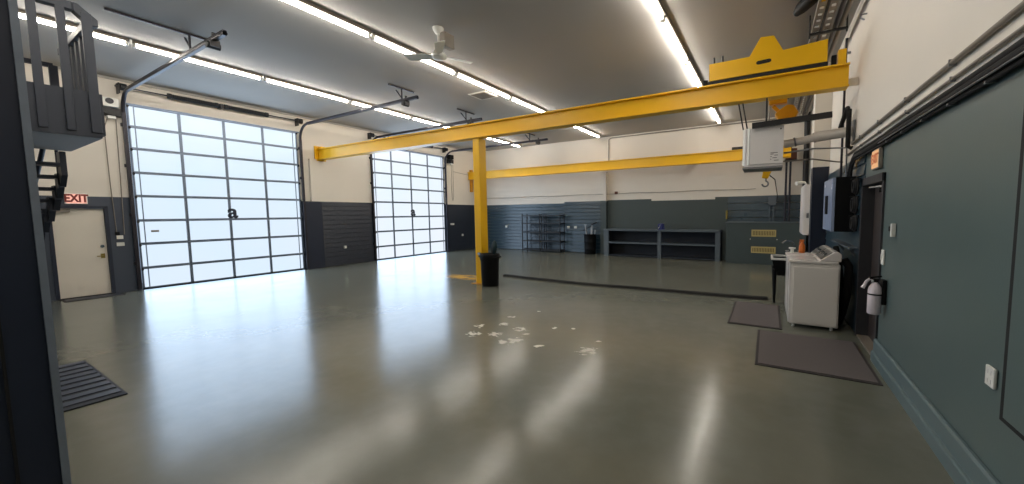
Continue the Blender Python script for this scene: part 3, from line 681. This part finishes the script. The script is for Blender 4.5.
MB().box(R-.024,R-.015,5.05,5.08,1.14,1.20).build('toggle', M['plate'], t)
t = thing('wall_outlet', 'white outlet low on slate wall above the baseboard', 'outlet', (R, 2.82, .70))
MB().box(R-.014,R,2.775,2.865,.705,.815).build('plate', M['plate'], t, bevel=.004)
m = MB()
for z in (.735,.785): m.box(R-.016,R-.014,2.80,2.807,z-.012,z+.012).box(R-.016,R-.014,2.833,2.84,z-.012,z+.012)
m.build('sockets', M['heater'], t)
pn = thing('access_hatch', 'large flush slate access panel with dark outline on the wall', 'access panel', (R, 1.9, .6))
MB().box(R-.006,R,1.0,2.715,.575,2.25).build('dark_reveal', M['dark_gap'], pn)
MB().box(R-.0085,R-.006,1.04,2.68,.60,2.21).build('panel_face', M['slate'], pn, bevel=.003)
fe = thing('fire_extinguisher', 'white fire extinguisher hung beside the dark doorway', 'fire extinguisher', (1.0, 4.94, .57))
ex, ey = R-.085, 4.94
MB().lathe(ex,ey,[(.052,.53),(.06,.54),(.06,.78),(.054,.815),(.035,.845),(.022,.86),(.02,.875)],24).shift((0,0,.045)).build('cylinder', M['ext'], fe)
MB().lathe(ex,ey,[(.0615,.735),(.0615,.75)],24).shift((0,0,.045)).build('strap', M['black_plastic'], fe)
MB().box(ex-.022,ex+.022,ey-.022,ey+.022,.872,.905).bar((ex-.05,ey,.915),(ex+.05,ey,.935),.025,.014).bar((ex-.05,ey,.905),(ex+.03,ey,.90),.022,.01).shift((0,0,.045)).build('valve_handle', M['black_plastic'], fe)
MB().tube([(ex-.015,ey,.895),(ex-.05,ey,.90),(ex-.075,ey,.87),(ex-.09,ey,.83),(ex-.105,ey,.80)],[.010,.012,.014,.016,.02],10).shift((0,0,.045)).build('discharge_horn', M['ext'], fe)
MB().box(ex+.05,R,ey-.05,ey+.05,.64,.90).shift((0,0,.045)).build('wall_bracket', M['black_plastic'], fe, bevel=.005)
MB().cyl((ex-.028,ey-.018,.882),(ex-.022,ey-.026,.882),.014,12).shift((0,0,.045)).build('gauge', M['plate'], fe)
tag(MB().tube([(R,6.5,4.32),(R-.06,6.5,4.32),(R-.07,6.5,4.28),(R-.03,6.48,4.24)], .012, 8).build('wall_hook', M['galv']), 'small metal hook high on the white wall', 'hook')
# hanging coils and pegboard beside the doorway
for i,(y,z,r) in enumerate(((6.33,2.0,.10),(6.35,1.75,.11),(6.33,1.5,.10))):
    m = MB()
    for q in range(3):
        m.tube([(R-.05-.018*q, y+(r-.012*q)*math.cos(a*PI/10), z+(r-.012*q)*1.05*math.sin(a*PI/10)) for a in range(21)], .014, 6, False)
    m.cyl((R,y,z+r),(R-.12,y,z+r),.01,6)
    tag(m.build('coiled_hose', M['cable']), ('topmost coil of black hose hung between doorway and black cabinet','middle coil of black hose hung between doorway and black cabinet','lowest coil of black hose hung between doorway and black cabinet')[i], 'hose', 'coils of hose by the doorway')
ws = thing('wall_shelf', 'narrow pale ledge on siding behind the washing machines', 'shelf', (R-.06, 6.9, 1.15))
MB().box(R-.12,R,6.2,7.9,1.15,1.17).build('shelf_board', M['bench'], ws)
for y in (6.5,7.4): MB().prism([(R,1.0),(R,1.15),(R-.10,1.15)], 'y', y, y+.02).build('bracket', M['galv'], ws)

# ------------------------------------------------------------------ laundry machines and sink
def machine(y0, label):
    t = thing('washing_machine', label, 'washing machine', (.59, y0+.3, 0), 'white laundry machines')
    x0, x1, y1 = .285, .88, y0+.60
    MB().box(x0+.02, x1, y0+.012, y1-.012, .045, .93).build('body', M['appliance_side'], t, bevel=.012)
    MB().box(x0+.05, x1-.02, y0, y0+.014, .07, .88).build('side_panel', M['appliance_side'], t, bevel=.004)
    MB().box(x0-.0, x0+.03, y0+.015, y1-.015, .06, .93).build('front_panel', M['appliance'], t, bevel=.01)
    MB().box(x0-.015, x1-.02, y0-.004, y1+.004, .93, .972).build('top', M['appliance'], t, bevel=.012)
    MB().box(x0+.03, .60, y0+.06, y1-.06, .972, .982).build('lid', M['appliance'], t, bevel=.004)
    MB().prism([(.63,.972),(.885,.972),(.885,1.075),(.855,1.105),(.80,1.105)], 'y', y0, y1).build('console_housing', M['appliance'], t, bevel=.01)
    d = (.80-.63, 1.105-.972); n = Vector((-d[1],0,d[0])).normalized()
    c = MB(); P0 = Vector((.655,0,.995)); P1 = Vector((.785,0,1.095))
    vs = [P0+Vector((0,y0+.03,0))+n*.001, P0+Vector((0,y1-.03,0))+n*.001, P1+Vector((0,y1-.03,0))+n*.001, P1+Vector((0,y0+.03,0))+n*.001]
    c.add(vs+[v+n*.006 for v in vs], [(0,1,2,3),(7,6,5,4),(0,1,5,4),(1,2,6,5),(2,3,7,6),(3,0,4,7)])
    c.build('control_face', M['console'], t)
    for k, f in enumerate((.18,.42,.76)):
        p = (P0+P1)/2+Vector((0,y0+.03+f*.54,0)); r = (.028,.022,.034)[k]
        MB().tube([p+n*.006, p+n*.03], r, 14).build('knob', M['chrome'], t)
    for x in (x0+.07,x1-.07):
        for y in (y0+.06,y1-.06): MB().cyl((x,y,0),(x,y,.05),.02,10).build('foot', M['plate'], t)
    return t
machine(6.15, 'nearer white washing machine at the carpet mats, side panel facing out')
machine(6.78, 'farther white laundry machine, only its console showing past the nearer one')
tag(MB().tube([(.93,6.3,1.0),(.99,6.3,.9),(1.0,6.4,.5),(.97,6.5,.2),(.93,6.6,.03),(.98,6.8,.02)], .05, 12).build('drain_hose', M['cable']), 'black hose in the gap behind the nearer washing machine', 'hose')
tag(MB().tube([(.95,7.2,1.1),(.99,7.1,.9),(.99,6.9,.6),(.99,6.7,.3),(.99,6.95,.03)], .04, 12).build('drain_hose', M['cable']), 'black hose behind the farther laundry machine', 'hose')
sk = thing('utility_sink', 'dark utility sink with pale rim on legs beyond the washing machines', 'sink', (.4, 7.9, 0))
m = MB(); x0,x1,y0,y1 = .06,.72,7.62,8.22
m.box(x0,x1,y0,y0+.04,.79,.83); m.box(x0,x1,y1-.04,y1,.79,.83); m.box(x0,x0+.04,y0+.04,y1-.04,.79,.83); m.box(x1-.04,x1,y0+.04,y1-.04,.79,.83)
m.build('rim', M['plate'], sk, bevel=.008)
m = MB(); m.add([(x0+.02,y0+.02,.79),(x1-.02,y0+.02,.79),(x1-.02,y1-.02,.79),(x0+.02,y1-.02,.79),(x0+.08,y0+.08,.50),(x1-.08,y0+.08,.50),(x1-.08,y1-.08,.50),(x0+.08,y1-.08,.50)],[(4,5,6,7),(0,1,5,4),(1,2,6,5),(2,3,7,6),(3,0,4,7)])
m.build('basin', M['black_plastic'], sk)
for x,y in ((x0+.06,y0+.06),(x1-.06,y0+.06),(x0+.06,y1-.06),(x1-.06,y1-.06)): MB().tube([(x,y,.62),(x+.01,y,0)],[.04,.02],8).build('leg', M['black_plastic'], sk)
fc = thing('tap', 'chrome tap rising over the utility sink', 'tap', (.4, 8.25, .83))
MB().box(.30,.56,8.17,8.23,.83,.86).build('tap_base', M['chrome'], fc, bevel=.006)
MB().tube([(.43,8.2,.86),(.43,8.2,1.06),(.40,8.15,1.10),(.30,8.02,1.12),(.24,7.95,1.08)], .016, 10).build('spout', M['chrome'], fc)
for x in (.33,.53): MB().cyl((x,8.2,.86),(x,8.2,.91),.014,10).bar((x-.03,8.2,.92),(x+.03,8.2,.92),.015,.015).build('tap_handle', M['chrome'], fc)
bo = thing('spray_bottle', 'orange bottle standing behind the washing machine lid', 'bottle', (.42, 7.2, .982))
MB().lathe(.50,7.2,[(.04,.983),(.045,.99),(.045,1.10),(.02,1.15),(.014,1.17)],16).build('bottle', M['orange'], bo)
MB().box(.465,.525,7.185,7.215,1.165,1.20).bar((.47,7.2,1.165),(.46,7.2,1.13),.012,.012).build('trigger_head', M['orange'], bo)
tag(MB().lathe(.36,7.15,[(.022,.984),(.024,.99),(.024,1.04),(.05,1.05),(.05,1.07),(.001,1.075)],14).build('white_cap', M['plate']), 'small white cup on the laundry machine beside the orange bottle', 'cup')
ep = thing('electrical_panel', 'tall white electrical panel on the wall beside the dark pilaster', 'electrical panel', (.92, 11.5, 1.07))
MB().box(.77,R-.02,11.0,12.0,1.07,2.33).build('box', M['heater'], ep, bevel=.01)
MB().box(.755,.77,11.04,11.96,1.10,2.30).build('panel_door', M['heater'], ep, bevel=.004)
MB().box(.83,.88,10.985,11.0,1.5,1.62).build('latch', M['galv'], ep)
MB().cyl((.93,10.93,1.35),(.93,10.93,1.75),.05,12).build('side_canister', M['plate'], ep)
MB().tube([(.83,11.2,2.33),(.78,11.2,2.40),(.68,11.15,2.39),(.60,11.1,2.37)],[.02,.03,.05,.05],12).build('sensor_light', M['plate'], ep)
# verticals in the back right corner
for i,(x,r,m_) in enumerate(((.46,.03,'track'),(.57,.03,'track'),(.98,.075,'black_steel'))):
    tag(MB().cyl((x,B-.12,1.345),(x,B-.12,3.7 if i < 2 else H),r,12).build('corner_pipe', M[m_]), ('thin dark pipe in far corner, the one farther from the thick pipe','thin dark pipe in far corner, between its twin and the thick pipe','thick black pipe in the corner of back wall and siding')[i], 'pipe', 'pipes in the far corner')
jb = thing('transformer_box', 'rusty brown box among pipes past the white heater', 'box', (.6, 13.5, 3.4))
MB().box(.42,.72,13.5,13.72,3.28,3.62).build('case', M['wire_brown'], jb, bevel=.02)
MB().box(.40,.73,13.48,13.73,3.26,3.28).build('mounting_plate', M['black_steel'], jb)

# ------------------------------------------------------------------ back wall furniture
def shelf_rack(x0, label):
    t = thing('wire_shelf_rack', label, 'shelf rack', (x0+.47, 13.6, 0), 'black wire racks')
    x1, y0, y1 = x0+.95, 13.42, 13.82
    for x in (x0+.015,x1-.015):
        for y in (y0+.015,y1-.015): MB().cyl((x,y,0),(x,y,1.66),.024,8).build('post', M['black_steel'], t)
    for z in (.12,.50,.88,1.27,1.61):
        m = MB()
        for y in (y0,y1): m.box(x0,x1,y-.012,y+.012,z-.05,z)
        for x in (x0,x1): m.box(x-.012,x+.012,y0,y1,z-.05,z)
        for k in range(1,8): m.box(x0,x1,y0+k*.05-.006,y0+k*.05+.006,z-.012,z)
        m.build('shelf', M['black_steel'], t)
    m = MB()
    for k in range(2): m.bar((x0+.02,y1,.12+k*1.4),(x1-.02,y1,1.55-k*1.4),.015,.01,(0,1,0))
    m.build('cross_brace', M['black_steel'], t)
shelf_rack(-9.64, 'black wire shelf rack at the back wall, the one closer to the yellow post')
shelf_rack(-8.62, 'black wire shelf rack at the back wall, the one closer to the tool barrel')
ba = thing('tool_barrel', 'dark barrel full of long tools standing between wire racks and workbench', 'barrel', (-6.3, 13.66, 0))
MB().lathe(-6.36,13.6,[(.22,.0),(.23,.02),(.235,.2),(.245,.22),(.235,.24),(.24,.5),(.25,.52),(.24,.54),(.245,.8),(.255,.82),(.235,.82),(.22,.05),(.001,.04)],28).build('drum', M['black_plastic'], ba)
for i,(dx,dy,tx,tz,kind,lb) in enumerate([(-.12,-.05,-.36,1.02,'rake','rake with wide dark head leaning out of the barrel toward wire racks'),(-.04,-.08,-.16,1.20,'shovel','pale-handled shovel with cross grip standing in the barrel'),(.03,-.03,.02,1.22,'broom','dark-headed tallest broom sticking up out of the barrel'),(.08,-.06,.09,1.10,'pole','short pale pole in the barrel\'s middle'),(.14,-.02,.26,1.0,'pole','short pale pole leaning in the barrel toward the workbench')]):
    b0 = (-6.36+(-.12,-.05,.03,.08,.14)[i],13.6+(.06,-.10,.13,-.08,.04)[i],.06); b1 = (-6.36+(-.2,-.16,.02,.09,.2)[i],13.6+(.06,-.13,.14,-.10,.05)[i],tz)
    t = thing('garden_tool', lb, kind, b0)
    MB().tube([b0,b1],.017,8).build('shaft', M['silver_handle'] if kind != 'rake' else M['black_plastic'], t)
    if kind == 'rake': MB().bar((b1[0]-.14,b1[1],b1[2]-.06),(b1[0]+.20,b1[1],b1[2]+.12),.03,.03).build('head', M['black_plastic'], t)
    elif kind == 'broom': MB().bar((b1[0]-.02,b1[1],b1[2]-.02),(b1[0]+.22,b1[1],b1[2]+.08),.05,.05).build('head', M['black_plastic'], t)
    elif kind == 'shovel': MB().bar((b1[0]-.06,b1[1],b1[2]),(b1[0]+.06,b1[1],b1[2]),.025,.025).build('grip', M['silver_handle'], t)
    else: MB().cyl((b1[0],b1[1],b1[2]),(b1[0]+.004,b1[1],b1[2]+.03),.021,8).build('end_cap', M['ink'], t)
wb = thing('workbench', 'long grey workbench with a lower shelf along the back wall', 'workbench', (-3.5, 13.6, 0))
X0, X1, y0 = -5.64, -1.40, 13.32
MB().box(X0,X1,y0-.03,B-.05,.985,1.05).build('worktop', M['bench'], wb, bevel=.004)
MB().box(X0+.1,X1-.1,y0+.01,B-.08,.50,.555).build('shelf', M['bench'], wb, bevel=.004)
MB().box(X0+.1,X1-.1,y0+.02,B-.1,.02,.06).build('bottom_shelf', M['bench_dark'], wb)
MB().box(X0+.1,X1-.1,B-.07,B-.05,.0,.985).build('back_board', M['bench_dark'], wb)
for a,b in ((X0,X0+.20),(-3.52,-3.40),(X1-.16,X1)): MB().box(a,b,y0,y0+.08,0,.985).build('leg', M['bench'], wb)
for a,b in ((X0,X0+.08),(X1-.08,X1)): MB().box(a,b,y0+.08,B-.06,0,.985).build('end_panel', M['bench_dark'], wb)
vs = thing('bench_vise', 'blue bench vise mounted mid-way on the workbench edge', 'vise', (-3.42, 13.4, 1.05))
MB().box(-3.52,-3.32,13.36,13.6,1.052,1.12).box(-3.50,-3.34,13.44,13.58,1.12,1.27).build('base', M['vise_blue'], vs, bevel=.015)
MB().box(-3.50,-3.34,13.26,13.34,1.052,1.26).build('front_jaw', M['vise_blue'], vs, bevel=.012)
MB().cyl((-3.42,13.20,1.14),(-3.42,13.5,1.14),.02,10).cyl((-3.48,13.20,1.06),(-3.38,13.20,1.24),.01,8).build('screw_handle', M['chrome'], vs)
gc = thing('grey_cabinet', 'low dark grey cabinet with two tan grilles beside the workbench end', 'cabinet', (-.2, 13.4, 0))
MB().box(-1.2,1.0,13.10,B-.04,0,1.31).build('body', M['grey_paint'], gc, bevel=.006)
MB().box(-1.23,1.02,13.07,B-.03,1.31,1.335).build('top', M['bench'], gc)
for z0_,z1_ in ((.885,1.10),(.36,.565)):
    g = MB().box(-.46,.22,13.085,13.10,z0_,z1_).build('grille', M['brass_grille'], gc)
    m = MB()
    for i in range(14): m.box(-.42+i*.044,-.397+i*.044,13.08,13.086,z0_+.04,z1_-.04)
    m.build('slot_grating', M['grille_dark'], g)
for x in (-.49,.25): MB().cyl((x,13.09,.80),(x,13.10,.80),.015,8).build('screw', M['plate'], gc)
tag(MB().box(-1.30,-1.24,B-.12,B-.04,1.42,1.72).build('wall_lamp', M['brass'], bevel=.01), 'small brass-coloured lamp on back wall at the workbench end', 'lamp')
cx = thing('conduit_box', 'grey junction box with conduit above the grilled cabinet', 'junction box', (.09, B-.1, 1.34))
MB().box(-.03,.21,B-.16,B-.03,1.87,2.16).build('box', M['bench'], cx, bevel=.008)
for x in (.03,.14): MB().cyl((x,B-.08,1.335),(x,B-.08,1.87),.022,10).build('conduit', M['bench'], cx)
for i,(x,lb) in enumerate(((-10.9,'white outlet on back siding close by the yellow post'),(-7.55,'white outlet on back siding just past the wire racks'),(-7.2,'white outlet on back siding nearer the tool barrel'))):
    tag(MB().box(x-.06,x+.06,B-.055,B-.02,1.03,1.13).build('wall_outlet', M['plate'], bevel=.004), lb, 'outlet', 'outlets along the back siding')
wcb = thing('wall_cable', 'thin dark cable strung across the back wall below the far beam', 'cable', (-5, B-.02, 2.46))
MB().tube([(-12.4+i*.5,B-.03 if not -6.2<-12.4+i*.5<-5.5 else B-.24,2.44+.012*math.sin(i*1.3)) for i in range(25)],.010,6).build('cable', M['cond_grey'], wcb)
MB().box(-5.42,-5.30,B-.06,B,2.42,2.53).build('junction_box', M['wire_brown'], wcb, bevel=.01)
tag(MB().tube([(-.15,8.2,2.50),(.1,9.2,2.36),(.25,B-.1,2.1)],.010,6).build('drop_cable', M['cable']), 'dark cable slanting down behind the yellow hook', 'cable')
tag(MB().tube([(-5.68,B-.03,3.66),(-5.68,B-.03,4.6),(-5.55,B-.03,4.66),(-1,B-.03,4.66),(.4,B-.03,4.66)],.018,8).build('ceiling_conduit', M['cond_grey']), 'pale conduit along the top of the back wall', 'conduit')

# ------------------------------------------------------------------ bin and cable cover
bn = thing('rubbish_bin', 'black bin with handles standing against the yellow post', 'bin', (-5.66, 6.58, 0))
bxx, byy = -5.66, 6.58
MB().lathe(bxx,byy,[(.185,0),(.195,.02),(.21,.6),(.225,.62),(.23,.74),(.225,.755),(.2,.755),(.19,.6),(.16,.04),(.001,.03)],30).build('tub', M['black_plastic'], bn)
for sx in (-1,1): MB().tube([(bxx+sx*.21,byy-.06,.66),(bxx+sx*.285,byy-.05,.69),(bxx+sx*.285,byy+.05,.69),(bxx+sx*.21,byy+.06,.66)],.02,8).build('handle', M['black_plastic'], bn)
MB().tube([(bxx-.24,byy-.05,.74),(bxx-.30,byy-.04,.745),(bxx-.31,byy+.0,.745)],.03,10).build('caster_cap', M['galv'], bn)
ld = MB(); ld.lathe(bxx,byy,[(.001,.0),(.18,.0),(.19,.02),(.001,.03)],26)
ld.rot((bxx,byy,0),'X',math.radians(82)); ld.rot((bxx,byy,0),'Z',math.radians(-32))
for v in ld.v: v += Vector((-.02,.20,.86))
ld.build('open_lid', M['teal_lid'], bn)
pts = [(-5.38,6.95),(-5.30,7.35),(-5.1,7.62),(-4.6,7.68),(-3.66,7.66),(-2.43,7.74),(-.8,7.82),(.02,7.9)]
def cat(p, n=8):
    out = []
    for i in range(len(p)-1):
        a,b,c,d = (Vector(p[max(0,min(len(p)-1,j))]) for j in (i-1,i,i+1,i+2))
        for k in range(n):
            u = k/n; out.append(.5*((2*b)+(c-a)*u+(2*a-5*b+4*c-d)*u*u+(3*b-a-3*c+d)*u**3))
    return out+[Vector(p[-1])]
pts = [(-6.2,7.78),(-6.0,7.80),(-5.32,7.73),(-3.66,7.66),(-2.43,7.75),(-.8,7.80),(.02,7.88)]
cc = thing('floor_cable_cover', 'long black rubber cable cover across the floor from bin to sink', 'cable cover', (-3, 7.7, 0))
ln = cat(pts); m = MB(); w = .075
prof = [(-w,0),(-.045,.045),(.045,.045),(w,0)]; vv = []
for i,p in enumerate(ln):
    tg = (ln[min(i+1,len(ln)-1)]-ln[max(i-1,0)]).normalized(); nn = Vector((-tg.y,tg.x))
    for u,z in prof: vv.append((p.x+nn.x*u,p.y+nn.y*u,z+.001))
fs = [(i*4+k,i*4+k+1,(i+1)*4+k+1,(i+1)*4+k) for i in range(len(ln)-1) for k in range(3)]+[(i*4,(i+1)*4,(i+1)*4+3,i*4+3) for i in range(len(ln)-1)]
m.add(vv,fs); m.build('cover_strip', M['cable'], cc)

# walls sit a hair behind the fittings fixed to them
wl.location.x -= .004; wr.location.x += .004; bw.location.y += .004
# ------------------------------------------------------------------ daylight through the two garage doors
for i, Y in enumerate((D1, D2)):
    ld_ = bpy.data.lights.new('daylight', 'AREA'); ld_.shape = 'RECTANGLE'; ld_.size = DZ[-1]; ld_.size_y = Y[-1]-Y[0]
    ld_.energy = DAY; ld_.color = (.56,.75,1.)
    lo_ = bpy.data.objects.new('daylight', ld_); C.objects.link(lo_); lo_.location = (L+.012, (Y[0]+Y[-1])/2, DZ[-1]/2); lo_.rotation_euler = (0, -PI/2, 0)

# ------------------------------------------------------------------ scale to metres
for o in [x for x in scene.objects if x.parent is None]:
    o.location = o.location*S; o.scale = o.scale*S

# ------------------------------------------------------------------ camera
f, px, py, yaw, pitch, roll, ch = 366.6266, 564.3511, 240.1743, .5078, .0725, -.0098, 1.6696
fw = Vector((-math.sin(yaw)*math.cos(pitch), math.cos(yaw)*math.cos(pitch), -math.sin(pitch)))
rt = Vector((math.cos(yaw), math.sin(yaw), 0)); up = rt.cross(fw)
r2 = rt*math.cos(roll)+up*math.sin(roll); u2 = -rt*math.sin(roll)+up*math.cos(roll)
cd = bpy.data.cameras.new('camera'); cam = bpy.data.objects.new('camera', cd); C.objects.link(cam)
mw = Matrix((r2, u2, -fw)).transposed().to_4x4(); mw.translation = Vector((0,0,ch*S)); cam.matrix_world = mw
cd.sensor_fit = 'HORIZONTAL'; cd.sensor_width = 36; cd.lens = f*36/1024
cd.shift_x = -(px-512)/1024; cd.shift_y = (py-242)/1024
cd.clip_start = .05; cd.clip_end = 100
scene.camera = cam

w = bpy.data.worlds.new('world'); scene.world = w; w.use_nodes = True
w.node_tree.nodes['Background'].inputs[0].default_value = (.6,.75,1,1); w.node_tree.nodes['Background'].inputs[1].default_value = .3
vs_ = scene.view_settings
vs_.view_transform = 'Standard'; vs_.look = 'None'; vs_.exposure = 0.27; vs_.gamma = 1; vs_.use_curve_mapping = False
scene.cycles.use_denoising = True
scene.cycles.max_bounces = 8; scene.cycles.diffuse_bounces = 5; scene.cycles.sample_clamp_indirect = 8
